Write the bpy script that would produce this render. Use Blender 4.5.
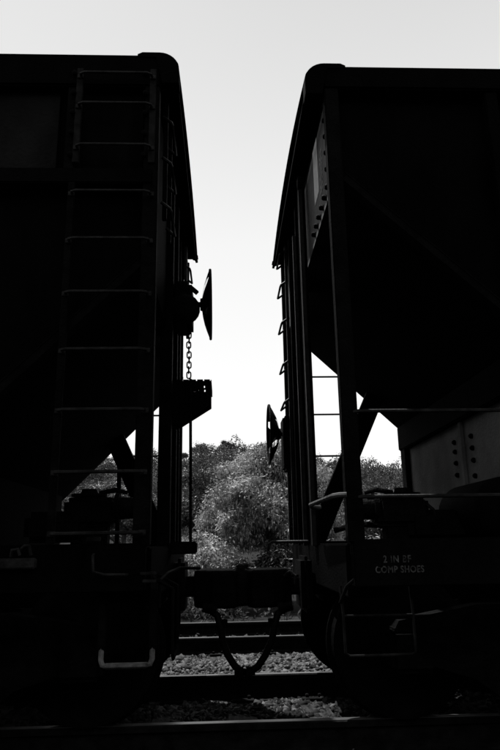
import bpy, bmesh, math, random
import numpy as np
from mathutils import Vector, Matrix
for o in list(bpy.data.objects): bpy.data.objects.remove(o)
S = bpy.context.scene; COL = S.collection
R = math.radians
random.seed(7); rng = np.random.default_rng(7)

# ------------------------------------------------------------------ camera
f_px, pitch, yaw, roll, cam_h = 640.0, R(14.8), R(2.4), R(1.0), 1.02
fw = Vector((math.sin(yaw)*math.cos(pitch), math.cos(yaw)*math.cos(pitch), math.sin(pitch)))
rt = Vector((math.cos(yaw), -math.sin(yaw), 0)); up = rt.cross(fw)
rt2 = rt*math.cos(roll) - up*math.sin(roll); up2 = rt*math.sin(roll) + up*math.cos(roll)
cd = bpy.data.cameras.new('camera'); cam = bpy.data.objects.new('camera', cd); COL.objects.link(cam)
m = Matrix((rt2, up2, -fw)).transposed().to_4x4(); m.translation = (0, 0, cam_h); cam.matrix_world = m
cd.sensor_fit = 'VERTICAL'; cd.sensor_height = 36; cd.lens = f_px/750*36; cd.clip_start = .05; cd.clip_end = 3000
S.camera = cam
# ------------------------------------------------------------------ light
SUN_EL, SUN_AZ = R(68), R(-34)        # the sun stands beyond the train, a little to the left
sd = Vector((math.sin(SUN_AZ)*math.cos(SUN_EL), math.cos(SUN_AZ)*math.cos(SUN_EL), math.sin(SUN_EL)))
ld = bpy.data.lights.new('sun', 'SUN'); ld.energy = 5.0; ld.angle = R(.53); ld.color = (1, 1, 1)
lo = bpy.data.objects.new('sun', ld); COL.objects.link(lo); lo.rotation_euler = sd.to_track_quat('Z', 'Y').to_euler()
W = bpy.data.worlds.new('World'); S.world = W; W.use_nodes = True
nt = W.node_tree; nt.nodes.clear()
sky = nt.nodes.new('ShaderNodeTexSky'); sky.sky_type = 'NISHITA'; sky.sun_disc = False
sky.sun_elevation = SUN_EL; sky.sun_rotation = SUN_AZ; sky.dust_density = 3.5; sky.air_density = 1.0; sky.altitude = 0
bw = nt.nodes.new('ShaderNodeRGBToBW'); bg = nt.nodes.new('ShaderNodeBackground'); wo = nt.nodes.new('ShaderNodeOutputWorld')
cl = nt.nodes.new('ShaderNodeMath'); cl.operation = 'MINIMUM'; cl.inputs[1].default_value = 9.0
# thin bright veil: palest at the horizon, greyer towards the zenith, the same all round
tc = nt.nodes.new('ShaderNodeTexCoord'); sx = nt.nodes.new('ShaderNodeSeparateXYZ'); rp_ = nt.nodes.new('ShaderNodeValToRGB')
sc = nt.nodes.new('ShaderNodeMath'); sc.operation = 'MULTIPLY'; sc.inputs[1].default_value = 7.1
cr_ = rp_.color_ramp; cr_.elements[0].position = 0; cr_.elements[0].color = (1.0,)*3+(1,); cr_.elements[1].position = 1; cr_.elements[1].color = (.50,)*3+(1,)
for p_, v_ in ((.22, 1.0), (.44, .90), (.72, .66)): e_ = cr_.elements.new(p_); e_.color = (v_,)*3+(1,)
mx_ = nt.nodes.new('ShaderNodeMix'); mx_.data_type = 'FLOAT'; mx_.inputs[0].default_value = .88
nt.links.new(sky.outputs[0], bw.inputs[0]); nt.links.new(bw.outputs[0], cl.inputs[0])
nt.links.new(tc.outputs['Generated'], sx.inputs[0]); nt.links.new(sx.outputs[2], rp_.inputs[0]); nt.links.new(rp_.outputs[0], sc.inputs[0])
nt.links.new(cl.outputs[0], mx_.inputs[2]); nt.links.new(sc.outputs[0], mx_.inputs[3]); nt.links.new(mx_.outputs[0], bg.inputs[0]); nt.links.new(bg.outputs[0], wo.inputs[0])
bg.inputs[1].default_value = 0.10
S.view_settings.view_transform = 'Standard'; S.view_settings.look = 'None'; S.view_settings.gamma = 1
S.view_settings.exposure = 0.6

# ------------------------------------------------------------------ materials (the photograph is black and white: all greys)
def mat(name, lo_, hi_, rough=.7, spec=.1, scale=6, bump=0, bscale=40, metal=0, stretch=(1, 1, 1), trans=0):
    M_ = bpy.data.materials.new(name); M_.use_nodes = True; t = M_.node_tree; n = t.nodes; L = t.links
    b = n['Principled BSDF']; b.inputs['Roughness'].default_value = rough
    b.inputs['Specular IOR Level'].default_value = spec; b.inputs['Metallic'].default_value = metal
    tc = n.new('ShaderNodeTexCoord'); mp = n.new('ShaderNodeMapping'); mp.inputs['Scale'].default_value = stretch
    L.new(tc.outputs['Object'], mp.inputs[0])
    ns = n.new('ShaderNodeTexNoise'); ns.inputs['Scale'].default_value = scale; ns.inputs['Detail'].default_value = 7
    ns.inputs['Roughness'].default_value = .65; L.new(mp.outputs[0], ns.inputs[0])
    cr = n.new('ShaderNodeValToRGB'); cr.color_ramp.elements[0].position = .35; cr.color_ramp.elements[1].position = .68
    cr.color_ramp.elements[0].color = (lo_,)*3 + (1,); cr.color_ramp.elements[1].color = (hi_,)*3 + (1,)
    L.new(ns.outputs[0], cr.inputs[0]); L.new(cr.outputs[0], b.inputs['Base Color'])
    if bump:
        n2 = n.new('ShaderNodeTexNoise'); n2.inputs['Scale'].default_value = bscale; n2.inputs['Detail'].default_value = 5
        L.new(tc.outputs['Object'], n2.inputs[0])
        bp = n.new('ShaderNodeBump'); bp.inputs['Strength'].default_value = bump; bp.inputs['Distance'].default_value = .02
        L.new(n2.outputs[0], bp.inputs['Height']); L.new(bp.outputs[0], b.inputs['Normal'])
    if trans:
        tr = n.new('ShaderNodeBsdfTranslucent'); mx = n.new('ShaderNodeMixShader'); mx.inputs[0].default_value = trans
        L.new(cr.outputs[0], tr.inputs[0]); L.new(b.outputs[0], mx.inputs[1]); L.new(tr.outputs[0], mx.inputs[2])
        L.new(mx.outputs[0], n['Material Output'].inputs[0])
    return M_
def leafmat(name, lo_, hi_, trans=.3, spec=.25, rough=.5, nscale=1.3, nlo=.55):
    """one grey per leaf clump, from a colour attribute-free random: Geometry > Random Per Island"""
    M_ = bpy.data.materials.new(name); M_.use_nodes = True; t = M_.node_tree; n = t.nodes; L = t.links
    b = n['Principled BSDF']; b.inputs['Roughness'].default_value = rough; b.inputs['Specular IOR Level'].default_value = spec
    g = n.new('ShaderNodeNewGeometry'); mr = n.new('ShaderNodeMapRange')
    L.new(g.outputs['Random Per Island'], mr.inputs[0]); mr.inputs[3].default_value = lo_; mr.inputs[4].default_value = hi_
    tr = n.new('ShaderNodeBsdfTranslucent'); mx = n.new('ShaderNodeMixShader'); mx.inputs[0].default_value = trans
    tc = n.new('ShaderNodeTexCoord'); ns = n.new('ShaderNodeTexNoise'); ns.inputs['Scale'].default_value = nscale; ns.inputs['Detail'].default_value = 2
    m2 = n.new('ShaderNodeMapRange'); m2.inputs[1].default_value = .35; m2.inputs[2].default_value = .65; m2.inputs[3].default_value = nlo; m2.inputs[4].default_value = 1.15
    ml = n.new('ShaderNodeMath'); ml.operation = 'MULTIPLY'; L.new(tc.outputs['Object'], ns.inputs[0]); L.new(ns.outputs[0], m2.inputs[0])
    L.new(mr.outputs[0], ml.inputs[0]); L.new(m2.outputs[0], ml.inputs[1])
    L.new(ml.outputs[0], b.inputs['Base Color']); L.new(ml.outputs[0], tr.inputs[0])
    L.new(b.outputs[0], mx.inputs[1]); L.new(tr.outputs[0], mx.inputs[2]); L.new(mx.outputs[0], n['Material Output'].inputs[0])
    return M_
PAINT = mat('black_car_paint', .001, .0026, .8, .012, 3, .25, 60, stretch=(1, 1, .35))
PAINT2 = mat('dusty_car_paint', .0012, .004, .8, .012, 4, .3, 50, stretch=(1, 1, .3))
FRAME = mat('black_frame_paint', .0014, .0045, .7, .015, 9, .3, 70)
RUNG = mat('worn_rung_steel', .004, .022, .5, .07, 14, .2, 90)
STEP = mat('pale_worn_step_paint', .04, .17, .7, .1, 22, .3, 60)
GREYP = mat('grey_web_sheet', .09, .16, .85, .03, 3, .3, 50, stretch=(1, 1, .8))  # paler grey for the right wagon's web at the gap end
ENDP = mat('lit_end_sheet', .12, .20, .85, .05, 5, .3, 50, stretch=(1, 1, .25))
DECAL = mat('chalky_white_marking', .6, .85, .8, .1, 18)
DULL = mat('dull_step_steel', .004, .016, .7, .03, 16)
HANDR = mat('lit_handrail', .02, .08, .6, .1, 16)  # paler than the rungs: light on the end handrail is in its colour
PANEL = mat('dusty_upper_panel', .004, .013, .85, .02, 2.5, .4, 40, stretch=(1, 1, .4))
STENCIL2 = mat('pale_stencil_paint', .2, .6, .85, .05, 35)
STENCIL = mat('faded_stencil_paint', .008, .10, .85, .03, 24)
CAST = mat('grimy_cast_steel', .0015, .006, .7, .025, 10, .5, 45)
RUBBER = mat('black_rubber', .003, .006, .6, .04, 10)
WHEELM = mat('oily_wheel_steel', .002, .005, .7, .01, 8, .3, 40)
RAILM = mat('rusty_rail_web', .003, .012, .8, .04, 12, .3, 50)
RAILH = mat('polished_rail_head', .10, .24, .35, .5, 5, metal=.8, stretch=(.2, 6, 6))
TIE = mat('weathered_sleeper', .01, .05, .9, .05, 5, .6, 40, stretch=(6, .6, 6))
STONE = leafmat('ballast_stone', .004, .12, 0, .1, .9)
SHADED_STONE = leafmat('shade_toned_stone', .002, .034, 0, .1, .8, 2.5, .3)  # same stones darkened: shade around the near track is put into the colour
GROUND = mat('dark_track_soil', .006, .025, .95, .02, 9, .8, 30)
HILLM = mat('hillside_undergrowth', .01, .03, .95, .02, .4, .8, 2)
BARK = mat('bark', .03, .09, .9, .05, 8, .6, 20)
LEAF1 = leafmat('large_drooping_leaf', .18, .46, .25, .08, .6, nscale=1.6, nlo=.4)
LEAF2 = leafmat('mid_tree_leaf', .03, .16, .2, nscale=.6, nlo=.4)
LEAF3 = leafmat('hill_tree_leaf', .03, .12, .1, .05, .8, .22, .35)
WEED = leafmat('weed_leaf', .008, .04, .1, .05)

# ------------------------------------------------------------------ mesh helpers
class MB:
    def __init__(s): s.bm = bmesh.new()
    def box(s, a, b, bev=0):
        a, b = Vector(a), Vector(b); lo_ = Vector(map(min, a, b)); hi_ = Vector(map(max, a, b))
        r = bmesh.ops.create_cube(s.bm, size=1)['verts']
        for v in r: v.co = Vector((lo_[i] + (v.co[i]+.5)*(hi_[i]-lo_[i]) for i in range(3)))
        if bev:
            es = list({e for v in r for e in v.link_edges})
            bmesh.ops.bevel(s.bm, geom=es, offset=bev, segments=2, affect='EDGES')
        return s
    def bar(s, p, q, w, d, side=(0, 1, 0), bev=0):
        """rectangular bar from p to q: w wide across, d thick along 'side'"""
        p, q = Vector(p), Vector(q); z = (q-p); ln = z.length; z.normalize()
        y = Vector(side); y = (y - z*y.dot(z)).normalized(); x = y.cross(z)
        r = bmesh.ops.create_cube(s.bm, size=1)['verts']
        for v in r: v.co = p + x*(v.co.x*w) + y*(v.co.y*d) + z*((v.co.z+.5)*ln)
        if bev:
            es = list({e for v in r for e in v.link_edges})
            bmesh.ops.bevel(s.bm, geom=es, offset=bev, segments=2, affect='EDGES')
        return s
    def tube(s, pts, r, n=8, caps=True):
        pts = [Vector(p) for p in pts]; rs = r if isinstance(r, (list, tuple)) else [r]*len(pts)
        rings = []; prev = None
        for i, p in enumerate(pts):
            t = (pts[min(i+1, len(pts)-1)] - pts[max(i-1, 0)]).normalized()
            if prev is None: a = Vector((0, 0, 1)) if abs(t.z) < .9 else Vector((0, 1, 0)); a = (a-t*a.dot(t)).normalized()
            else: a = (prev-t*prev.dot(t)).normalized()
            prev = a; b = t.cross(a)
            rings.append([s.bm.verts.new(p + (a*math.cos(k*2*math.pi/n) + b*math.sin(k*2*math.pi/n))*rs[i]) for k in range(n)])
        for A, B in zip(rings, rings[1:]):
            for k in range(n): s.bm.faces.new((A[k], A[(k+1) % n], B[(k+1) % n], B[k]))
        if caps: s.bm.faces.new(rings[0][::-1]); s.bm.faces.new(rings[-1])
        return s
    def lathe(s, c, axis, prof, n=24):
        """prof: list of (distance along the axis, radius)"""
        c = Vector(c); ax = Vector(axis).normalized(); a = ax.orthogonal().normalized(); b = ax.cross(a)
        rings = [[s.bm.verts.new(c + ax*h + (a*math.cos(k*2*math.pi/n) + b*math.sin(k*2*math.pi/n))*max(r, 1e-4)) for k in range(n)] for h, r in prof]
        for A, B in zip(rings, rings[1:]):
            for k in range(n): s.bm.faces.new((A[k], A[(k+1) % n], B[(k+1) % n], B[k]))
        s.bm.faces.new(rings[0][::-1]); s.bm.faces.new(rings[-1]); return s
    def prism(s, poly, y0, y1, axis='y'):
        f = {'y': lambda a, b, t: (a, t, b), 'x': lambda a, b, t: (t, a, b), 'z': lambda a, b, t: (a, b, t)}[axis]
        A = [s.bm.verts.new(f(a, b, y0)) for a, b in poly]; B = [s.bm.verts.new(f(a, b, y1)) for a, b in poly]
        n = len(poly)
        for k in range(n): s.bm.faces.new((A[k], A[(k+1) % n], B[(k+1) % n], B[k]))
        s.bm.faces.new(A[::-1]); s.bm.faces.new(B); return s
    def build(s, name, material, parent=None, smooth=False, kind=None):
        bmesh.ops.recalc_face_normals(s.bm, faces=s.bm.faces[:])
        me = bpy.data.meshes.new(name); s.bm.to_mesh(me); s.bm.free()
        if smooth:
            for p in me.polygons: p.use_smooth = True
            me.set_sharp_from_angle(angle=R(40))
        me.materials.append(material); o = bpy.data.objects.new(name, me); COL.objects.link(o)
        if parent: place(o, parent)
        if kind: o['kind'] = kind
        return o
def place(o, parent):
    o.parent = parent; w = Vector((0, 0, 0)); q = parent
    while q: w = w + q.location; q = q.parent
    o.location = o.location - w
    return o
def thing(name, label, cat, loc=(0, 0, 0), group=None):
    o = bpy.data.objects.new(name, None); COL.objects.link(o); o.location = loc; o.empty_display_size = .2
    o['label'] = label; o['category'] = cat
    if group: o['group'] = group
    return o
def tag(o, label, cat, group=None):
    o['label'] = label; o['category'] = cat
    if group: o['group'] = group
    return o
def raw(name, V, F, material, parent=None, kind=None):
    me = bpy.data.meshes.new(name); V = np.asarray(V, np.float32); F = np.asarray(F, np.int32)
    me.vertices.add(len(V)); me.vertices.foreach_set('co', V.ravel())
    k = F.shape[1]; me.loops.add(F.size); me.loops.foreach_set('vertex_index', F.ravel())
    me.polygons.add(len(F)); me.polygons.foreach_set('loop_start', np.arange(0, F.size, k, dtype=np.int32))
    me.update(calc_edges=True); me.validate(); me.materials.append(material)
    o = bpy.data.objects.new(name, me); COL.objects.link(o)
    if parent: place(o, parent)
    if kind: o['kind'] = kind
    return o
def copy_part(o, parent, d):
    c = o.copy(); COL.objects.link(c); c.parent = parent; c.location = o.location + Vector(d)
    return c

# ------------------------------------------------------------------ ground
def hill_z(x, y):
    """terrain: flat by the line, then a wooded hillside whose crest falls to the right"""
    x = np.asarray(x, float); y = np.asarray(y, float)
    t = np.clip((y-34)/116, 0, 1); crest = 19.3 - .125*np.maximum(x, 0) + .04*np.minimum(x, 0) + .9*np.sin(x*.06+1) + .6*np.sin(x*.17)
    h = np.clip(crest, 3, 40)*(t**1.15)
    h = h - np.clip(y-150, 0, 400)*.05
    back = np.clip((-y-3.5)/9, 0, 1)          # added unseen bank behind the camera, shuts out low sky light
    return -.42 + np.maximum(h, 0) + back*back*(3-2*back)*9.5
def grid(xs, ys, zf):
    X, Y = np.meshgrid(xs, ys); V = np.stack([X.ravel(), Y.ravel(), zf(X, Y).ravel()], 1); nx = len(xs)
    i = np.arange(len(xs)-1); j = np.arange(len(ys)-1); I, J = np.meshgrid(i, j); a = (J*nx+I).ravel()
    return V, np.stack([a, a+1, a+1+nx, a+nx], 1)
V, F = grid(np.concatenate([[-1500, -600], np.linspace(-260, 260, 90), [600, 1500]]),
            np.concatenate([[-900, -200, -60], np.linspace(-30, 32, 60), np.linspace(34, 240, 80), [400, 900, 1800]]), hill_z)
g = raw('ground', V, F, HILLM, kind='structure')
for p in g.data.polygons: p.use_smooth = True
def bed_z(x, y):
    c1 = np.abs(y-4.92); c2 = np.abs(y-8.55)
    e = lambda c: np.clip((c-1.55)/.9, 0, 1)*.20
    return -.205 - np.minimum(e(c1), e(c2)) + .012*np.sin(x*9)*np.sin(y*11)
V, F = grid(np.linspace(-26, 26, 300), np.linspace(1.4, 11.8, 110), bed_z)
raw('trackbed', V, F, GROUND, kind='structure')

# ballast stones: real little rocks, thick where the gap between the wagons shows them
def stones(n, xr, yr, smin, smax, zoff=0):
    # crushed rock: a skewed block whose eight corners are pulled in and out
    ico = np.array([(a_, b_, c_) for c_ in (-1, 1) for b_ in (-1, 1) for a_ in (-1, 1)], float)*.62
    fc = np.array([(0, 2, 3), (0, 3, 1), (4, 5, 7), (4, 7, 6), (0, 1, 5), (0, 5, 4), (2, 6, 7), (2, 7, 3), (0, 4, 6), (0, 6, 2), (1, 3, 7), (1, 7, 5)])
    x = rng.uniform(*xr, n); y = rng.uniform(*yr, n); s = rng.uniform(smin, smax, n)
    sc = rng.uniform(.45, 1.4, (n, 1, 3))*s[:, None, None]
    P = ico[None]*sc*rng.uniform(.55, 1.3, (n, 8, 3))
    q = rng.normal(size=(n, 4)); q /= np.linalg.norm(q, axis=1)[:, None]; w, a, b, c = q.T
    Rm = np.stack([1-2*(b*b+c*c), 2*(a*b-c*w), 2*(a*c+b*w), 2*(a*b+c*w), 1-2*(a*a+c*c), 2*(b*c-a*w), 2*(a*c-b*w), 2*(b*c+a*w), 1-2*(a*a+b*b)], 1).reshape(n, 3, 3)
    P = np.einsum('nij,nkj->nki', Rm, P)
    P += np.stack([x, y, bed_z(x, y) + rng.uniform(-.3, .5, n)*s + zoff], 1)[:, None, :]
    # keep the rail heads clear
    ok = np.ones(n, bool)
    for rr in (4.2, 5.64, 7.83, 9.27): ok &= np.abs(y-rr) > .085
    P = P[ok]; n = len(P)
    return P.reshape(-1, 3), (fc[None] + 8*np.arange(n)[:, None, None]).reshape(-1, 3)
VV, FF, k = [], [], 0
for a in ((28000, (-2.2, 2.6), (5.25, 7.9), .014, .036), (9000, (-3, 3.5), (7.6, 11.4), .024, .044), (6000, (-8, 8), (5.3, 11), .025, .045)):
    v, f_ = stones(*a); VV.append(v); FF.append(f_+k); k += len(v)
raw('ballast', np.concatenate(VV), np.concatenate(FF), STONE, kind='stuff')
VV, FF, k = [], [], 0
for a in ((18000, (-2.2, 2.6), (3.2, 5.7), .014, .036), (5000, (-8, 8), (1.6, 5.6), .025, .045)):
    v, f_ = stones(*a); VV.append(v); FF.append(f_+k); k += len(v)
raw('shade_toned_ballast', np.concatenate(VV), np.concatenate(FF), SHADED_STONE, kind='stuff')

# ------------------------------------------------------------------ tracks
RP = [(-.07, -.17), (.07, -.17), (.07, -.158), (.012, -.142), (.010, -.045), (.036, -.035), (.036, -.006), (.028, 0), (-.028, 0), (-.036, -.006), (-.036, -.035), (-.010, -.045), (-.012, -.142), (-.07, -.158)]
def track(yc, label, x0=-24, x1=24, pitch=.56, off=0):
    t = thing('railway_track', label, 'track', (0, yc, -.17), 'railway tracks')
    for s in (-1, 1):
        yr = yc + s*.7175
        r = MB().prism([(yr+a, b) for a, b in RP], x0, x1, 'x').build('rail', RAILM, t)
        h = MB().box((x0, yr-.026, 0), (x1, yr+.026, .0025)).build('running_surface', RAILH, r)
    src = None; tp = {}; n = int((x1-x0)/pitch)
    for i in range(n):
        x = x0 + (i+.5)*pitch + off
        if src is None:
            src = MB().box((x-.115, yc-1.28, -.36), (x+.115, yc+1.28, -.176), .012).build('sleeper', TIE, t); sx = x
        else:
            c = copy_part(src, t, (x-sx + random.uniform(-.02, .02), random.uniform(-.03, .03), random.uniform(-.006, .002)))
        if abs(x) < 4:
            for s in (-1, 1):
                yr = yc + s*.7175
                if 'p' not in tp:
                    b = MB().box((x-.09, yr-.16, -.174), (x+.09, yr+.16, -.1585+.0), .003)
                    for u, w in ((-.05, -.1), (.05, .1), (.05, -.1), (-.05, .1)): b.box((x+u-.012, yr+w-.016, -.17), (x+u+.012, yr+w+.016, -.135), .004)
                    tp['p'] = (b.build('tie_plate', RAILM, t), x, yr)
                    tp['p'][0].location.z -= .0
                else:
                    copy_part(tp['p'][0], t, (x-tp['p'][1], yr-tp['p'][2], 0))
    return t
track(4.92, 'railway track the two hopper wagons stand on, nearest the camera', off=-.23)
track(8.55, 'empty railway track behind the two wagons with bright rail heads', off=.11)

# ------------------------------------------------------------------ hopper wagons
YN, YF = 3.45, 6.30           # body sides
def brake_wheel(p, car, yc, zc, xh, xr):
    """wheel facing along the track; hub at xh, rim plane at xr (world x)"""
    c = Vector((xh, yc, zc)); ax = Vector((1 if xr > xh else -1, 0, 0)); d = abs(xr-xh)
    b = MB()
    n = 30; Rr = .275
    pts = [(xr, yc+Rr*math.cos(k*2*math.pi/n), zc+Rr*math.sin(k*2*math.pi/n)) for k in range(n+1)]
    b.tube(pts, .011, 6, caps=False)
    rim = b.build('rim', CAST, p, True)
    prof = [(0, .055), (.10, .10), (.32, .16), (.62, .215), (.95, .27)]
    for k in range(6):                       # broad dished spokes with slots between them
        b = MB(); a0 = k*math.pi/3
        def ring(j, o):
            t, r = prof[j]; x = xh + ax.x*(d*t - o)
            hw = [.42, .32, .26, .30, .42][j]
            return [b.bm.verts.new((x, yc+r*math.cos(a0+w), zc+r*math.sin(a0+w))) for w in (-hw, 0, hw)]
        for o_ in (0, .006):
            rr = [ring(j, o_) for j in range(5)]
            for A, B in zip(rr, rr[1:]):
                for q in (0, 1): b.bm.faces.new((A[q], A[q+1], B[q+1], B[q]))
        b.build('spoke', CAST, p)
    MB().lathe((xh, yc, zc), ax, [(-.07, .022), (-.02, .022), (-.02, .05), (.02, .058), (.035, .03), (.045, .02)], 14).build('hub', CAST, p, True)
def chain(p, x, y, z0, z1, pitch=.040, rl=.014, rw=.0155, r=.0058, name='chain_link'):
    src = {}; z = z0; i = 0
    while z > z1:
        key = i % 2
        if key not in src:
            b = MB(); pts = []
            for k in range(17):
                a = k*2*math.pi/16; u = rw*math.cos(a); w = rl*math.sin(a) + (.012 if math.sin(a) > .01 else -.012 if math.sin(a) < -.01 else 0)
                pts.append((x+u, y, z+w) if key == 0 else (x, y+u, z+w))
            b.tube(pts, r, 6, caps=False)
            src[key] = (b.build(name, CAST, p, True), z)
        else:
            copy_part(src[key][0], p, (random.uniform(-.003, .003), 0, z-src[key][1]))
        z -= pitch; i += 1
def bogie(car, xc):
    t = bpy.data.objects.new('bogie', None); COL.objects.link(t); t.location = (xc, 4.92, 0); place(t, car)
    for dx in (-.85, .85):
        for s in (-1, 1):
            yr = 4.92 + s*.735
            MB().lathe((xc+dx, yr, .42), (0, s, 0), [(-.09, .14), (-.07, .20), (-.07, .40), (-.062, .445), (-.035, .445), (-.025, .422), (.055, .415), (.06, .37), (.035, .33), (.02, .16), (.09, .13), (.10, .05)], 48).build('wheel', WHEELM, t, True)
        MB().lathe((xc+dx, 4.10, .42), (0, 1, 0), [(0, .07), (.12, .085), (1.52, .085), (1.64, .07)], 16).build('axle', WHEELM, t, True)
        for s in (-1, 1):
            ys = 4.92+s*.98
            MB().box((xc+dx-.13, ys-.09, .30), (xc+dx+.13, ys+.09, .54), .03).build('bearing_box', CAST, t)
    for s in (-1, 1):
        ys = 4.92+s*.98
        b = MB()
        b.prism([(xc-1.0, .44), (xc-.92, .58), (xc-.45, .66), (xc+.45, .66), (xc+.92, .58), (xc+1.0, .44), (xc+.9, .38), (xc+.5, .26), (xc+.34, .14), (xc-.34, .14), (xc-.5, .26), (xc-.9, .38)], ys-.055, ys+.055)
        b.build('side_frame', CAST, t)
        for dx in (-.2, 0, .2):
            pts = [(xc+dx+.065*math.cos(a*.9), ys-.09*s*0+.065*math.sin(a*.9) - .0, .22+a*.0135) for a in range(0, 28)]
            MB().tube([(px_, py_ - .1, pz_) if s < 0 else (px_, py_+.1, pz_) for px_, py_, pz_ in pts], .014, 6).build('coil_spring', CAST, t, True)
    MB().box((xc-.17, 4.05, .36), (xc+.17, 5.79, .62), .03).build('bolster', CAST, t)
    for dx in (-.38, .38):
        MB().bar((xc+dx, 4.1, .40), (xc+dx, 5.74, .40), .08, .12, (0, 0, 1), .01).build('brake_beam', CAST, t)
    for dx in (-1.28, -.42, .42, 1.28):
        for s in (-1, 1):
            if abs(dx) > 1: continue
            MB().box((xc+dx-.03, 4.92+s*.735-.05, .30), (xc+dx+.03, 4.92+s*.735+.05, .56), .01).build('brake_shoe', CAST, t)

def hopper(x0, s, LEN, zs, slope, body_mat, label, zt=0., grp='coupled hopper wagons'):
    """x0: world x of the end nearest the gap, s: direction the wagon runs away in, zs: where the end slope starts"""
    car = thing('hopper_wagon', label, 'wagon', (x0 + s*LEN/2, 4.9, 0), grp)
    X = lambda u: x0 + s*u
    B = lambda a, b, bev=.004: MB().box((X(a[0]), a[1], a[2]), (X(b[0]), b[1], b[2]), bev)
    # body: end sheet, slope sheets and hopper bays in one shell
    prof = [(.05, 3.94), (.05, zs-.05*slope), (1.17, zs-1.17*slope), (2.6, .62), (3.3, .62), (4.4, 1.9), (5.5, .62), (6.2, .62)]
    L2 = LEN-6.2
    prof += [(L2-.0, .62)] if L2 > 6.2 else []
    prof += [(LEN-2.6, .62), (LEN-1.17, zs-1.17*slope), (LEN-.05, zs-.05*slope), (LEN-.05, 3.94)]
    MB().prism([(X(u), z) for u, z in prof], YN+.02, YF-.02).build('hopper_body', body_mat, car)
    # roof with turned-down rounded ends
    rp = []
    for k in range(13):
        y = -1.5 + 2.92*k/12; rp.append((4.88+y, 3.985 + zt + .16*(1-(y/1.5)**2)))
    u0 = -.115
    b = MB(); n = 13; rings = []
    arc = [(u0 + .11*(1-math.sin(a*math.pi/14)), -.075*(1-math.cos(a*math.pi/14))) for a in range(7, -1, -1)]
    for u, dz in arc + [(LEN-u, dz) for u, dz in arc[::-1]]:
        rings.append([b.bm.verts.new((X(u), y, z+dz)) for y, z in rp])
    for A, C in zip(rings, rings[1:]):
        for k in range(n-1): b.bm.faces.new((A[k], A[k+1], C[k+1], C[k]))
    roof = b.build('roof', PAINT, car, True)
    md = roof.modifiers.new('thickness', 'SOLIDIFY'); md.thickness = .025; md.offset = -1
    for ya, yb, lo2 in ((3.368, 3.47, 3.78), (6.20, 6.302, 3.965)):
        r_ = .125; q_ = [(X(u0-.004+r_*(1-math.sin(k*math.pi/16))), 4.0+zt-r_*(1-math.cos(k*math.pi/16))) for k in range(8, -1, -1)]
        q_ = [p_ for p_ in q_ if p_[1] > lo2 + zt + .004]
        MB().prism([(X(u0-.004), lo2+zt)] + q_ + [(X(u0+.225), 4.0+zt), (X(u0+.255), 3.985+zt), (X(u0+.255), 3.97+zt), (X(u0+.14), 3.965+zt), (X(u0+.10), lo2+zt)], ya, yb).build('roof_corner_cap', PAINT, car, True)
    # underside lip of the overhang
    B((u0+.015, 3.48, 3.90+zt), (u0+.05, 6.19, 3.93+zt)).build('end_eave', PAINT, car)
    # running board across the roof end
    for k in range(5):
        B((u0+.05, 3.75+.0+k*.5, 4.16+zt), (u0+.30, 4.15+k*.5, 4.19+zt)).build('roof_walkway_plank', FRAME, car)
    for y0, y1, tg in ((3.375, 3.465, -1), (6.285, 6.375, 1)):
        b = MB().box((X(u0+.11), y0, 3.76), (X(LEN-u0-.11), y1, 3.976+zt), .012); b.build('top_chord', PAINT, car)
        B((0.02, min(y0, y0), .80), (LEN-.02, y1, 1.035), .006).build('side_sill', PAINT2, car)
        # corner posts
        uf = .035 if (tg > 0 and s < 0) else 0
        B((uf, y0+.005, 1.02), (uf+.088, y1-.005, 3.765), .006).build('corner_post', FRAME, car)
        B((LEN-.088, y0+.005, 1.02), (LEN, y1-.005, 3.765), .006).build('corner_post', FRAME, car)
    # ends
    for q in (0, 1):
        U = (lambda u: u) if q == 0 else (lambda u: LEN-u)
        BB = lambda a, b, bev=.004: MB().box((X(U(a[0])), a[1], a[2]), (X(U(b[0])), b[1], b[2]), bev)
        BB((.0, 3.47, .74), (.22, 6.28, 1.015), .01).build('end_sill', PAINT, car)
        for yy, w in ((4.62, .09), (5.12, .09), (5.72, .07)):
            BB(((.02 if s < 0 and yy > 5.5 else -.03 if s > 0 and yy < 5 else 0.), yy-w/2, 1.0), (.09 if yy > 5 or s < 0 else .022, yy+w/2, 3.9), .006).build('end_post', FRAME, car)
        for yy in (6.12,):
            sl_ = 2.08; ut = (zs-1+sl_*.185)/(sl_+slope)
            MB().bar((X(U(.185)), yy, 1.0), (X(U(ut)), yy, zs-ut*slope+.03), .175, .09, (0, 1, 0), .006).build('diagonal_brace', FRAME, car)
        BB((1.15, 3.62, 1.0), (1.19, 6.2, zs-1.17*slope+.02), 0).build('cross_web', GREYP if q == 0 and s > 0 else PAINT, car)
    B((.05, 4.72, .62), (LEN-.05, 5.12, .96), .01).build('centre_sill', PAINT2, car)
    # bogies
    bogie(car, X(1.28)); bogie(car, X(LEN-1.28))
    # coupler: shank, head, knuckle
    b = MB(); mid = .125
    b.box((X(.1), 4.86, .66), (x0-s*.20, 4.98, .80), .02); b.build('coupler_shank', CAST, car)
    b = MB(); xa = x0 - s*.18
    b.prism([(x0-s*.16, 4.80), (x0-s*.30, 4.70), (mid+s*.06, 4.68), (mid+s*.02, 4.78), (mid+s*.09, 4.92), (mid+s*.05, 5.08), (x0-s*.26, 5.12), (x0-s*.16, 5.04)], .59, .845, 'z')
    h = b.build('coupler_head', CAST, car); md = h.modifiers.new('bevel', 'BEVEL'); md.width = .022; md.segments = 3
    yk = 5.02 if s < 0 else 4.80
    MB().lathe((mid-s*.015, yk, .60), (0, 0, 1), [(0, .05), (.02, .075), (.21, .075), (.235, .06), (.26, .02)], 18).build('knuckle', CAST, car, True)
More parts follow.
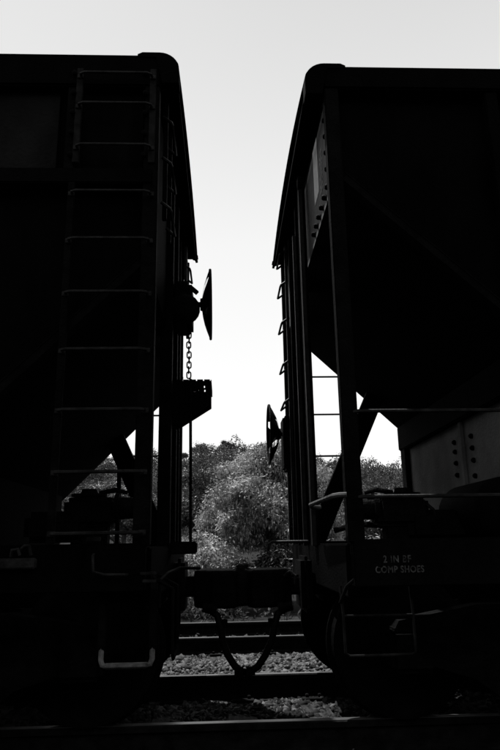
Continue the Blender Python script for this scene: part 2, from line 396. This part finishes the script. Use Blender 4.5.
    MB().lathe((mid-s*.015, yk, .855), (0, 0, 1), [(0, .034), (.02, .034), (.03, .02)], 6).build('knuckle_pin', RUNG, car)
    MB().box((x0-s*.02, 4.70, .55), (x0-s*.10, 5.14, .93), .03).build('striker_plate', CAST, car)
    # lift lever with its handle
    if s < 0: lv = [(x0-s*.03, 3.62, .70), (x0-s*.03, 3.66, .84), (x0-s*.06, 3.8, .87), (x0-s*.07, 4.6, .87), (x0-s*.20, 4.80, .86)]
    else: lv = [(x0+.0, 5.0, 1.033), (x0-s*.28, 5.0, 1.033), (x0-s*.305, 5.0, 1.02), (x0-s*.31, 5.0, .965)]
    MB().tube(lv, .011, 6).build('uncoupling_lever', CAST if s < 0 else RUNG, car, True)
    return car, X, B

xL, xR = -.385, .635
carL, XL, BL = hopper(xL, -1, 12.0, 2.66, 1.02, PAINT, 'dark hopper wagon at the left with side ladder, chain and high brake wheel')
carR, XR, BR = hopper(xR, 1, 12.0, 3.215, .97, PAINT, 'dark hopper wagon at the right with stencilled sill and low brake wheel', -.065)

def ladder(car, name, x0, x1, y, zs_, stile, z0, z1, sag=0, mt=RUNG, r=.0095):
    """stiles as the part, every rung a sub-part; the rungs stand off towards the viewer side 'sag'"""
    st = bpy.data.objects.new(name, None); COL.objects.link(st); st.location = (x0, y, z0); place(st, car)
    for x in stile: MB().box((x-.02, y-.006, z0), (x+.02, y+.018, z1), .003).build('stile', DULL if 'upper' in name else FRAME, st)
    for z in zs_:
        MB().box((x0-.022, y-.014, z-.014), (x0+.014, y-.004, z+.014), .002).box((x1-.014, y-.014, z-.014), (x1+.022, y-.004, z+.014), .002).tube([(x0, y, z), (x0+.004, y-sag, z), (x0+.03, y-sag-.012, z), (x1-.03, y-sag-.012, z), (x1-.004, y-sag, z), (x1, y, z)], r, 6).build('rung', mt, st, True)
    return st
# left wagon: near side ladders
ladder(carL, 'upper_ladder', -.865, -.43, 3.375, (3.815, 3.60, 3.315), (-.872, -.425), 3.22, 3.88, .035)
ladder(carL, 'side_ladder', -.878, -.425, 3.375, (3.009, 2.709, 2.385, 2.053, 1.72, 1.393, 1.086), (-.885,), 1.03, 3.09, .035)
# dents and brackets on the ladder stiles
for z in (3.27, 3.42, 3.56, 3.70, 3.84):
    for x in (-.905, -.47):
        MB().lathe((x, 3.37, z), (0, -1, 0), [(-.01, .016), (.012, .016), (.018, .008)], 8).build('bolt', FRAME, carL, True)
BL((.62, 3.445, 3.19), (11.3, 3.456, 3.755), .002).build('upper_panel', PANEL, carL)
BL((.03, 3.37, 3.085), (11.9, 3.452, 3.185), .008).build('side_rib', PAINT2, carL)
for u in (1.62, 2.75, 3.9, 5.1, 6.3, 7.5, 8.7, 9.9, 11.0): BL((u, 3.39, 1.03), (u+.09, 3.455, 3.08), .006).build('side_post', PAINT, carL)
BL((.50, 3.39, 3.188), (.56, 3.46, 3.757), .004).build('side_post', FRAME, carL)
BL((.10, 3.44, 3.19), (.50, 3.455, 3.75), .002).build('corner_panel', PAINT2, carL)
# near side bottom flange following the slope sheet
for car, X, zs, sl in ((carL, XL, 2.66, 1.02), (carR, XR, 3.215, .97)):
    for y in (3.43, 6.32):
        MB().bar((X(.09), y, zs-.09*sl+.03), (X(2.5), y, zs-2.5*sl+.05), .05, .07, (0, 1, 0), .005).build('slope_flange', FRAME, car)
# right wagon near side posts and handrails
for u in (1.02, 2.15, 3.3, 4.5, 5.7, 6.9, 8.1, 9.3, 10.5): BR((u, 3.39, 1.03), (u+.08, 3.455, 3.757), .006).build('side_post', PAINT, carR)
for z in (1.706, 1.25):
    MB().tube([(.70, 3.42, z), (.705, 3.385, z), (.73, 3.37, z), (2.2, 3.37, z-.004), (2.225, 3.385, z), (2.23, 3.42, z)], .0105, 6).build('side_handrail', RUNG, carR, True)
MB().tube([(.64, 3.385, 1.262), (.60, 3.40, 1.262), (.575, 3.44, 1.26), (.56, 4.25, 1.262), (.58, 4.33, 1.25), (.64, 4.36, 1.25)], .014, 8).build('end_handrail', HANDR, carR, True)
# far side ladders seen through the end cages
ladder(carR, 'far_side_ladder', .70, 1.23, 6.39, (3.08, 2.681, 2.285, 1.861, 1.45), (1.24,), 1.03, 3.2, -.0)
ladder(carL, 'far_side_ladder', -1.02, -.44, 6.39, (2.68, 2.29, 1.884, 1.338), (-1.04,), 1.03, 2.3, -.0)
# end grab irons: bent rods standing off the end sheet towards the gap
def grabs(car, X, y, zs_, off, w=.34, name='end_grab_iron'):
    for z in zs_:
        MB().tube([(X(0), y, z), (X(-off*.9), y-.01, z-.05), (X(-off), y+.01, z-.06), (X(-off), y+w-.01, z-.06), (X(-off*.9), y+w+.01, z-.05), (X(0), y+w, z)], .011, 6).build(name, RUNG, car, True)
grabs(carR, XR, 5.85, (3.86, 3.53, 3.14, 2.72, 2.35), .075)
grabs(carL, XL, 3.62, (3.72, 3.42, 3.1), .06)
grabs(carL, XL, 5.85, (3.7, 3.3), .06)
for y in (5.83, 6.21):
    BR((-.03, y-.02, 1.02), (-.002, y+.02, 3.88), .003).build('end_ladder_stile', RUNG, carR)
    BL((-.03, y-.02, 3.05), (-.002, y+.02, 3.88), .003).build('end_ladder_stile', RUNG, carL)
for y in (3.66, 3.98): BL((-.03, y-.02, 3.0), (-.002, y+.02, 3.85), .003).build('end_ladder_stile', FRAME, carL)
for y, z1 in ((4.55, 3.75), (5.05, 3.6)): BR((-.035, y-.016, 1.0), (-.004, y+.016, z1), .003).build('end_pipe_strap', RUNG, carR)

# right wagon end sheet: light on it put into the pale grey, bolts along the corner and along the slope, painted panel
MB().box((XR(.046), 3.47, 3.17), (XR(.049), 6.28, 3.86)).build('end_sheet', ENDP, carR)
for z in (3.80, 3.69, 3.57, 3.45, 3.33):
    MB().lathe((XR(.046), 3.60, z), (-1, 0, 0), [(0, .018), (.02, .018), (.03, .01)], 8).build('bolt', FRAME, carR, True)
for k in range(6):
    MB().lathe((XR(.046), 3.62+k*.13, 3.215), (-1, 0, 0), [(0, .02), (.022, .02), (.032, .012)], 8).build('bolt', FRAME, carR, True)
MB().box((XR(.0425), 4.02, 3.42), (XR(.0445), 4.22, 3.86)).build('painted_panel', DECAL, carR)
for k in range(9): MB().box((XR(.0425), 3.84, 3.64-k*.036), (XR(.0445), 3.92+.015*(k % 3), 3.656-k*.036)).build('stencil_line', STENCIL2, carR)
# cross web bolts (two columns) and bottom flange
for y, zz in ((4.86, (1.753, 1.68, 1.593, 1.502)), (4.51, (1.746, 1.66, 1.572, 1.461))):
    for z in zz: MB().lathe((XR(1.15), y, z), (-1, 0, 0), [(-.005, .019), (.014, .019), (.026, .01)], 8).build('rivet', FRAME, carR, True)
BR((1.09, 3.5, 1.885), (1.2, 6.27, 2.12), .01).build('cross_beam', PAINT, carR)
BR((1.12, 4.66, 1.0), (1.148, 4.70, 1.88), .003).build('web_seam', GREYP, carR)
BR((1.10, 6.10, 1.0), (1.148, 6.24, 2.10), .004).build('web_flange', FRAME, carR)
# air reservoir on the right wagon's end platform
MB().lathe((1.72, 3.85, 1.20), (0, 1, 0), [(0, .05), (.02, .14), (.06, .19), (.10, .20), (.75, .20), (.79, .19), (.83, .14), (.85, .05)], 28).build('air_reservoir', PAINT2, carR, True)
# brake valves standing on the end platforms
def brake_valve(car, s, cx, cy, cz):
    t = bpy.data.objects.new('brake_valve', None); COL.objects.link(t); t.location = (cx, cy, cz); place(t, car)
    MB().box((cx-.17, cy-.1, cz-.12), (cx+.17, cy+.12, cz+.07), .03).build('valve_body', CAST, t)
    MB().lathe((cx-s*.16, cy, cz+.0), (-s, 0, 0), [(0, .10), (.03, .10), (.03, .075), (.13, .07), (.13, .05), (.16, .045)], 16).build('valve_cap', CAST, t, True)
    MB().lathe((cx+s*.02, cy, cz+.04), (0, 0, 1), [(0, .10), (.04, .10), (.04, .12), (.055, .12), (.055, .06), (.09, .05), (.09, .02)], 16).build('valve_cover', CAST, t, True)
    MB().tube([(cx-s*.05, cy-.02, cz+.10), (cx-s*.16, cy-.02, cz+.12), (cx-s*.24, cy-.02, cz+.10)], [.015, .018, .012], 8).build('release_handle', CAST, t, True)
    MB().tube([(cx-s*.2, cy+.05, cz-.02), (cx-s*.32, cy+.05, cz-.05), (cx-s*.34, cy+.05, cz-.25)], .018, 8).build('valve_pipe', CAST, t, True)
    MB().box((cx-.12, cy-.06, cz-.30), (cx+.12, cy+.06, cz-.11), .01).build('valve_bracket', CAST, t)
    MB().box((cx+s*.02, cy-.12, cz-.22), (cx+s*.42, cy+.14, cz-.02), .04).build('valve_housing', CAST, t)
brake_valve(carL, -1, -.90, 4.45, 1.27)
brake_valve(carR, 1, 1.18, 4.35, 1.24)
MB().tube([(1.30, 4.3, 1.30), (1.38, 4.28, 1.22), (1.40, 4.28, 1.10), (1.33, 4.28, 1.12)], .012, 6).build('brake_pipe', RUNG, carR, True)
MB().tube([(.75, 4.5, 1.1), (.9, 4.5, 1.14), (1.3, 4.5, 1.12), (1.7, 4.5, 1.1)], .02, 8).build('brake_pipe', CAST, carR, True)

# left hand brake: wheel, gear case, chain, platform, rod
hb = bpy.data.objects.new('hand_brake', None); COL.objects.link(hb); hb.location = (-.33, 4.8, 2.87); place(hb, carL)
brake_wheel(hb, carL, 4.8, 2.872, -.165, -.105)
b = MB().box((-.40, 4.62, 2.66), (-.245, 4.98, 3.01), .03); b.build('gear_case', CAST, hb)
MB().lathe((-.30, 4.62, 2.76), (0, -1, 0), [(0, .12), (.03, .12), (.05, .09)], 20).build('gear_cover', CAST, hb, True)
MB().lathe((-.25, 4.80, 2.872), (1, 0, 0), [(0, .05), (.03, .045), (.03, .02), (.06, .02)], 12).build('shaft', CAST, hb, True)
MB().bar((-.26, 4.7, 2.98), (-.205, 4.7, 2.93), .03, .03).build('pawl', CAST, hb)
MB().bar((-.29, 4.72, 2.70), (-.262, 4.72, 2.60), .03, .03).build('chain_guide', CAST, hb)
chain(hb, -.268, 4.72, 2.59, 2.23)
MB().tube([(-.255, 4.72, 2.24), (-.25, 4.72, 1.6), (-.247, 4.72, 1.04)], .011, 8).build('brake_rod', CAST, carL, True)
MB().box((-.385, 4.64, .96), (-.20, 4.80, 1.045), .01).build('rod_guide', CAST, carL)
# the brakeman's step: platform with slotted gusset plates (real holes)
def slotted_plate(name, outline, holes, y, th, material, parent):
    cu = bpy.data.curves.new(name, 'CURVE'); cu.dimensions = '2D'; cu.fill_mode = 'BOTH'; cu.extrude = th/2
    for poly in [outline] + holes:
        sp = cu.splines.new('POLY'); sp.points.add(len(poly)-1); sp.use_cyclic_u = True
        for k, (a, c) in enumerate(poly): sp.points[k].co = (a, c, 0, 1)
    o = bpy.data.objects.new(name, cu); COL.objects.link(o)
    bpy.context.view_layer.update()
    me = bpy.data.meshes.new_from_object(o.evaluated_get(bpy.context.evaluated_depsgraph_get()))
    bpy.data.objects.remove(o)
    for v in me.vertices: v.co = Vector((v.co.x, y + v.co.z, v.co.y))
    me.materials.clear(); me.materials.append(material)
    o = bpy.data.objects.new(name, me); COL.objects.link(o); place(o, parent); return o
st = bpy.data.objects.new('brake_step', None); COL.objects.link(st); st.location = (-.28, 4.8, 2.24); place(st, carL)
holes = []
for cx_, zt, n_ in ((-.145, 2.205, 4), (-.185, 2.185, 3), (-.225, 2.165, 2)):
    for k in range(n_):
        zz = zt - k*.032
        holes.append([(cx_-.011, zz), (cx_+.009, zz+.003), (cx_+.009, zz-.013), (cx_-.011, zz-.018)])
slotted_plate('gusset_plate', [(-.46, 2.245), (-.10, 2.245), (-.10, 2.07), (-.36, 1.875), (-.46, 1.83)], holes, 4.80, .008, FRAME, st)
slotted_plate('gusset_plate', [(-.46, 2.243), (-.105, 2.243), (-.105, 2.10), (-.34, 1.95), (-.46, 1.90)], [], 5.16, .008, FRAME, st)
for k in range(5):
    MB().box((-.37+k*.054, 4.796, 2.2465), (-.37+k*.054+.044, 5.17, 2.256)).build('step_slat', FRAME, st)
MB().box((-.1045, 4.796, 2.2), (-.0975, 5.17, 2.252)).build('step_lip', FRAME, st)

# right hand brake
hb = bpy.data.objects.new('hand_brake', None); COL.objects.link(hb); hb.location = (.62, 6.0, 2.0); place(hb, carR)
brake_wheel(hb, carR, 6.02, 2.03, .515, .425)
MB().box((.55, 5.90, 1.68), (.66, 6.20, 2.185), .02).build('gear_case', CAST, hb)
MB().lathe((.58, 6.02, 2.03), (-1, 0, 0), [(0, .05), (.02, .045), (.02, .022), (.05, .022)], 12).build('shaft', CAST, hb, True)
chain(hb, .60, 5.92, 1.66, 1.06)

# side steps
MB().tube([(-.622, 3.47, .54), (-.622, 3.46, .475), (-.612, 3.455, .452), (-.59, 3.45, .447), (-.40, 3.45, .447), (-.378, 3.455, .452), (-.368, 3.46, .475), (-.368, 3.47, .54)], .0135, 8).build('sill_step', STEP, carL, True)
for x_ in (-.622, -.368): MB().box((x_-.02, 3.455, .52), (x_+.02, 3.475, .81), .004).build('step_hanger', FRAME, carL)
MB().bar((-.60, 3.45, .452), (-.39, 3.45, .452), .016, .05, (0, 1, 0), .003).build('step_tread', STEP, carL)
MB().tube([(-.272, 3.52, .80), (-.272, 3.5, .74), (-.27, 3.5, .49), (-.27, 3.54, .46), (-.27, 3.80, .46), (-.27, 3.84, .49), (-.272, 3.84, .80), (-.385, 3.84, .86)], .009, 8).build('end_step', FRAME, carL, True)
MB().tube([(-.272, 3.52, .80), (-.385, 3.52, .86)], .009, 8).build('end_step_bracket', FRAME, carL, True)
MB().tube([(.60, 3.50, .80), (.604, 3.47, .655), (.604, 3.46, .48), (.625, 3.455, .466), (.94, 3.455, .468), (.962, 3.46, .48), (.966, 3.47, .655), (.966, 3.5, .80)], .0075, 8).build('sill_step', DULL, carR, True)
MB().tube([(.604, 3.47, .655), (.966, 3.47, .655)], .0065, 8).build('step_crossbar', DULL, carR, True)
MB().tube([(.585, 3.44, .72), (.62, 3.43, .80), (.72, 3.40, .885), (.80, 3.375, .905)], .010, 8).build('sill_grab', FRAME, carR, True)
MB().tube([(-.662, 3.38, .985), (-.662, 3.35, .975), (-.655, 3.345, .90), (-.60, 3.345, .885), (-.50, 3.345, .883), (-.49, 3.38, .883)], .0075, 8).build('sill_grab', RUNG, carL, True)
for x0_, x1_, z_ in ((-.428, -.345, .887), (-.415, -.345, .850)):
    MB().box((x0_, 3.365, z_-.008), (x1_, 3.374, z_+.008), .003).build('lever_bracket', RUNG, carL)
# worn cover at the left frame edge with a latch lying on it
MB().box((-1.30, 3.34, .92), (-.94, 3.374, .972), .006).build('sill_cover', RUNG, carL)
MB().tube([(-1.065, 3.35, .98), (-1.06, 3.34, 1.01), (-1.03, 3.335, 1.015), (-1.02, 3.34, .985)], .009, 8).build('latch', RUNG, carL, True)
MB().tube([(-1.02, 3.35, 1.01), (-1.0, 3.34, 1.03), (-.975, 3.335, 1.03), (-.965, 3.34, .985)], .009, 8).build('latch', RUNG, carL, True)
MB().box((-.70, 3.36, 1.048), (-.63, 3.375, 1.068), .003).build('small_plate', RUNG, carL)

# stencil lettering on the right wagon's sill
def lettering(txt, x, y, z, size, car, sp=1.1):
    cu = bpy.data.curves.new('stencil_lettering', 'FONT'); cu.body = txt; cu.size = size; cu.space_character = sp
    cu.align_x = 'CENTER'; cu.extrude = .0006; cu.offset = .0012
    o = bpy.data.objects.new('stencil_lettering', cu); COL.objects.link(o); bpy.context.view_layer.update()
    me = bpy.data.meshes.new_from_object(o.evaluated_get(bpy.context.evaluated_depsgraph_get())); bpy.data.objects.remove(o)
    for v in me.vertices: v.co = Vector((x+v.co.x*.84, y - v.co.z, z+v.co.y))
    me.materials.clear(); me.materials.append(STENCIL)
    o = bpy.data.objects.new('stencil_lettering', me); COL.objects.link(o); place(o, car); return o
lettering('2 IN BF', .878, 3.3735, .918, .048, carR, 1.15)
lettering('COMP SHOES', .888, 3.3735, .868, .046, carR, 1.1)

# air hoses hanging under the couplers and joined at the bottom
def hose(car, s, x_top, xm):
    if s < 0: pts = [(-.14, 4.74, .60), (-.06, 4.70, .55), (-.03, 4.68, .46), (-.022, 4.68, .38), (.010, 4.68, .30), (.06, 4.68, .225), (.11, 4.68, .19), (.15, 4.68, .183)]
    else: pts = [(.44, 4.74, .60), (.36, 4.70, .55), (.33, 4.68, .46), (.315, 4.68, .385), (.268, 4.68, .29), (.215, 4.68, .22), (.165, 4.68, .19), (.13, 4.68, .185)]
    h = bpy.data.objects.new('air_hose', None); COL.objects.link(h); h.location = (x_top, 4.7, .5); place(h, car)
    MB().tube(pts, .024, 12).build('hose', RUBBER, h, True)
    MB().lathe((x_top-s*-.14, 4.72, .60), (-s, 0, -.2), [(0, .03), (.06, .035), (.06, .042), (.10, .042)], 12).build('angle_cock', CAST, h, True)
    MB().lathe((x_top+s*.0, 4.70, .47), (0, 0, 1), [(0, .034), (.05, .034)], 12).build('hose_clamp', CAST, h, True)
    MB().box((xm-.05+s*.03, 4.635, .150), (xm+.03+s*.03, 4.665, .225), .02).build('hose_coupling', CAST, h)
hose(carL, -1, -.02, .135); hose(carR, 1, .325, .135)
# second pair of rods slung below the draft gear
MB().tube([(.42, 4.75, .80), (.46, 4.72, .83), (.49, 4.7, .80), (.485, 4.7, .74)], .012, 8).build('hose_hook', RUNG, carR, True)

# ------------------------------------------------------------------ vegetation
def crown_leaves(c, rad, n, ll, lw, droop=.5, lump=.25, seed=0, shell=.45, zmin=-.35, holes=.0, per=7, under=0, lobes=0, orient=False):
    """clusters of single leaves spread through a lumpy crown"""
    r = np.random.default_rng(seed); c = np.array(c, float); rad = np.array(rad, float)
    d = r.normal(size=(n, 3)); d /= np.linalg.norm(d, axis=1)[:, None]
    nl = 26; ld_ = r.normal(size=(nl, 3)); ld_ /= np.linalg.norm(ld_, axis=1)[:, None]; la = r.uniform(-lump, lump*1.3, nl)
    w = np.exp(-(1-d@ld_.T)*12)@la
    rr = (1-shell*r.random(n)**1.6)*(1+w)
    if holes: rr *= np.where(np.exp(-(1-d@ld_.T)*30).max(1) > .5, 1-holes, 1)
    rr *= np.where(d[:, 2] < 0, 1 + under*d[:, 2], 1)
    P = c + d*rad*rr[:, None]
    if lobes:                                   # crown made of separate leaf masses with dark gaps between them
        ld2 = r.normal(size=(lobes, 3)); ld2 /= np.linalg.norm(ld2, axis=1)[:, None]; ld2[:, 2] = np.abs(ld2[:, 2])*1.1 - .35*(r.random(lobes) < .55)*2*np.abs(ld2[:, 2])
        lr = r.uniform(.15, .30, lobes)*rad.mean(); lc = ld2*r.uniform(.55, .92, lobes)[:, None]*(rad-lr[:, None])/1.0
        q = r.integers(0, lobes, n); P = c + lc[q] + d*lr[q][:, None]*np.array([1.1, 1, .85])*(1-shell*r.random(n)[:, None]**1.5)
    ok = P[:, 2] > zmin; P = P[ok]; d = d[ok]; dl = d; n = len(P)
    # leaves of a cluster radiate and droop
    az = r.uniform(0, 2*math.pi, (n, per)); dr = r.uniform(-.2, 1.0, (n, per))*droop*2
    D = np.stack([np.cos(az)*np.cos(dr), np.sin(az)*np.cos(dr), -np.sin(dr)], -1)
    if orient:                                  # leaves lie over the crown's surface
        Nn = d[:len(P)] if not lobes else dl
        Nn = Nn[:, None, :] + r.normal(size=(n, per, 3))*.38; Nn /= np.linalg.norm(Nn, axis=-1)[..., None]
        D = D - Nn*(D*Nn).sum(-1)[..., None]; D /= np.linalg.norm(D, axis=-1)[..., None]
    L_ = ll*r.uniform(.6, 1.25, (n, per, 1)); W_ = lw*r.uniform(.7, 1.2, (n, per, 1))
    O = P[:, None, :] + D*.25*L_ + r.normal(size=(n, per, 3))*ll*.45
    sd_ = np.cross(D, np.stack([r.normal(size=(n, per))*.5, r.normal(size=(n, per))*.5, np.ones((n, per))], -1)); sd_ /= np.linalg.norm(sd_, axis=-1)[..., None]
    if orient: sd_ = np.cross(D, Nn)
    tip = O + D*L_; mid_ = O + D*L_*.45; tip[..., 2] -= L_[..., 0]*(.15*droop if not orient else 0)
    Q = np.stack([O, mid_ + sd_*W_*.5, tip, mid_ - sd_*W_*.5], 2).reshape(-1, 3)
    F = np.arange(len(Q)).reshape(-1, 4)
    return Q, F
def tree(name, label, cat, x, y, zg, h, rad, n, ll, lw, mt, seed, group=None, droop=.5, trunk_r=.12, cz=None, zmin=None, per=7, **kw):
    t = thing(name, label, cat, (x, y, zg), group)
    cz = zg + h - rad[2] if cz is None else cz
    Q, F = crown_leaves((x, y, cz), rad, n, ll, lw, droop, seed=seed, zmin=zg+.05 if zmin is None else zmin, per=per, **kw)
    raw('crown', Q, F, mt, t)
    r = random.Random(seed); b = MB(); base = Vector((x, y, zg-.1)); top = Vector((x+r.uniform(-.2, .2)*rad[0], y, cz+rad[2]*.55))
    pts = [base.lerp(top, k/5) + Vector((r.uniform(-.06, .06), r.uniform(-.06, .06), 0))*h*.15*(k > 0) for k in range(6)]
    b.tube(pts, [trunk_r*(1-.15*k) for k in range(6)], 8)
    for k in range(7):
        p0 = base.lerp(top, .3+.09*k); a = r.uniform(0, 6.28)
        p1 = Vector((x+rad[0]*.75*math.cos(a), y+rad[1]*.75*math.sin(a), cz+rad[2]*r.uniform(-.2, .6)))
        mid_ = p0.lerp(p1, .5) + Vector((0, 0, .08*h))
        b.tube([p0, mid_, p1], [trunk_r*.45, trunk_r*.28, trunk_r*.08], 6)
    b.build('trunk', BARK, t, True); return t
G = -.42
tree('broadleaf_tree', 'big tree with large drooping leaves filling the gap between the wagons', 'tree', 1.2, 16.4, G, 3.95, (2.2, 2.2, 2.4), 15000, .10, .040, LEAF1, 1, droop=.85, zmin=-.35, lobes=90, cz=1.35, shell=.4)
tree('broadleaf_shrub', 'low leafy shrub at the foot of the big tree, left side', 'shrub', -.75, 14.8, G, 1.75, (1.3, 1.0, 1.1), 2400, .10, .04, LEAF1, 2, droop=.7, trunk_r=.05)
tree('dark_shrub', 'dark low bush right under the crown of the big tree', 'shrub', 1.5, 14.7, G, 1.75, (1.9, .8, 1.1), 3600, .10, .045, LEAF2, 31, droop=.6, trunk_r=.04, lobes=24, shell=.4)
tree('broadleaf_shrub', 'low leafy shrub at the foot of the big tree, right side', 'shrub', 3.6, 14.9, G, 1.7, (1.2, 1.0, 1.0), 1300, .12, .045, LEAF1, 3, droop=.7, trunk_r=.05)
mids = [(-7.6, 24, 4.6, 2.6, 'leafy tree seen through the left wagon end, lowest at the left', 4),
        (-4.2, 27, 5.0, 2.5, 'rounded tree just left of the big drooping tree', 5),
        (6.9, 26, 3.7, 2.2, 'pale round tree seen through the right wagon end', 6),
        (10.6, 33, 4.4, 2.3, 'round dense tree behind the pale round tree at the right', 7),
        (-11.5, 34, 6.5, 3.2, 'tall tree behind the left wagon end', 8),
        (-1.0, 33, 5.6, 2.6, 'dark tree behind the left shoulder of the big drooping tree', 9)]
for x, y, h, rr, lb, sd_ in mids:
    tree('broadleaf_tree', lb, 'tree', x, y, float(hill_z(x, y)), h, (rr, rr, h*.52), 5200, .13, .065, LEAF2, sd_, 'trees on the flat before the hill', trunk_r=.14, droop=.5, lobes=34, shell=.35, orient=True)
# wooded hillside: one mass of crowns
tmpl = [crown_leaves((0, 0, 0), (1, 1, .9), 230, .12, .085, .3, seed=40+k, lump=.28, zmin=-9, per=4, shell=.2, orient=True) for k in range(8)]
VV, FF, k = [], [], 0; r = random.Random(5); cnt = 0
y = 40.0
while y < 151:
    x = -.40*y - 8
    while x < .36*y + 8:
        xx, yy = x + r.uniform(-1, 1), y + r.uniform(-1, 1); q, f_ = tmpl[r.randrange(8)]
        s_ = r.uniform(1.1, 2.3)*(.85+ (y-40)/230); a = r.uniform(0, 6.28)
        Rz = np.array([[math.cos(a), -math.sin(a), 0], [math.sin(a), math.cos(a), 0], [0, 0, r.uniform(.95, 1.45)]])
        v = q@Rz.T*s_ + np.array([xx, yy, float(hill_z(xx, yy)) + s_*.75])
        VV.append(v); FF.append(f_+k); k += len(v); cnt += 1
        x += r.uniform(2.6, 4.4)*(.75+y/260)
    y += 2.7 + y/60
o = raw('hill_forest', np.concatenate(VV), np.concatenate(FF), LEAF3, kind='stuff')
# trees that stand out along the crest
crest = [(-10.5, 'rounded tree on the crest right of the brake rod', 2.4, 20), (-5.6, 'broad tree on the hill crest, left half of the gap', 2.7, 21), (0.5, 'wide crowned tree on the crest beside the big tree', 2.6, 22),
         (-33, 'crest tree seen through the left wagon end', 2.4, 24),
         (35.5, 'low crest tree in the right wagon end opening, leftmost', 1.8, 25), (47.5, 'tall open tree with bare trunk on the crest at right', 2.9, 26), (51.5, 'dense tree beside the tall open tree on the crest', 2.3, 27)]
for x, lb, rr, sd_ in crest:
    yy = 149.5; zg = float(hill_z(x, yy))
    hh = rr*2.1 if sd_ != 26 else 7.2
    tree('crest_tree', lb, 'tree', x, yy, zg, hh, (rr, rr, rr*.85 if sd_ != 26 else 2.3), 1000, .26, .17, LEAF3, sd_, 'trees on the hill crest', trunk_r=.22, droop=.3, lobes=16, shell=.35, per=6, zmin=zg, orient=True)
# weeds along the second track
def weed(x, y, h, seed, label):
    r = np.random.default_rng(seed); n = 26; V_ = []; z0 = float(bed_z(x, y)) if y < 11 else G
    t = thing('weed', label, 'weed', (x, y, z0), 'weeds beside the tracks')
    for i in range(n):
        a = r.uniform(0, 6.28); rd = r.uniform(.02, .25)*h; hh = r.uniform(.2, 1)*h; c = np.array([x+rd*math.cos(a), y+rd*math.sin(a), z0+hh*.8])
        for q in range(4):
            a2 = a + r.uniform(-1, 1); D = np.array([math.cos(a2), math.sin(a2), r.uniform(-.2, .6)]); Sv = np.array([-math.sin(a2), math.cos(a2), r.uniform(-.3, .3)]); l = r.uniform(.04, .09); o_ = c + r.normal(size=3)*.03
            V_ += [o_, o_+D*l*.5+Sv*l*.22, o_+D*l, o_+D*l*.5-Sv*l*.22]
    V_ = np.array(V_); raw('leaves', V_, np.arange(len(V_)).reshape(-1, 4), WEED, t)
    b = MB()
    for i in range(5):
        a = r.uniform(0, 6.28); b.tube([(x, y, z0-.02), (x+.1*h*math.cos(a), y+.1*h*math.sin(a), z0+h*.5), (x+.25*h*math.cos(a), y+.25*h*math.sin(a), z0+h*.9)], [.006, .005, .002], 5)
    b.build('stem', BARK, t)
for i, (x, y, h, lb) in enumerate([(-.50, 10.3, .50, 'leafy weed behind the far rail, next to the left wagon wheel'), (-.15, 10.9, .40, 'low weed behind the far rail, left of the air hoses'),
                                   (-.35, 8.3, .16, 'tiny weed between the rails of the empty track, left'), (.25, 11.0, .45, 'weed behind the far rail, under the couplers'),
                                   (.95, 10.9, .4, 'weed behind the far rail, next to the right wagon wheel')]):
    weed(x, y, h, 60+i, lb)
# rough undergrowth on the flat beyond the tracks
r_ = np.random.default_rng(9); n = 9000
x = r_.uniform(-16, 18, n); y = r_.uniform(11.2, 40, n); P = np.stack([x, y, hill_z(x, y)+r_.uniform(0, .35, n)], 1)
az = r_.uniform(0, 6.28, (n, 3)); D = np.stack([np.cos(az), np.sin(az), r_.uniform(-.1, 1.2, (n, 3))], -1); L_ = r_.uniform(.04, .11, (n, 3, 1))
Sv = np.stack([-np.sin(az), np.cos(az), r_.uniform(-.3, .3, (n, 3))], -1); O = P[:, None]+D*.02
Q = np.stack([O, O+D*L_*.5+Sv*L_*.25, O+D*L_, O+D*L_*.5-Sv*L_*.25], 2).reshape(-1, 3)
raw('undergrowth', Q, np.arange(len(Q)).reshape(-1, 4), WEED, kind='stuff')
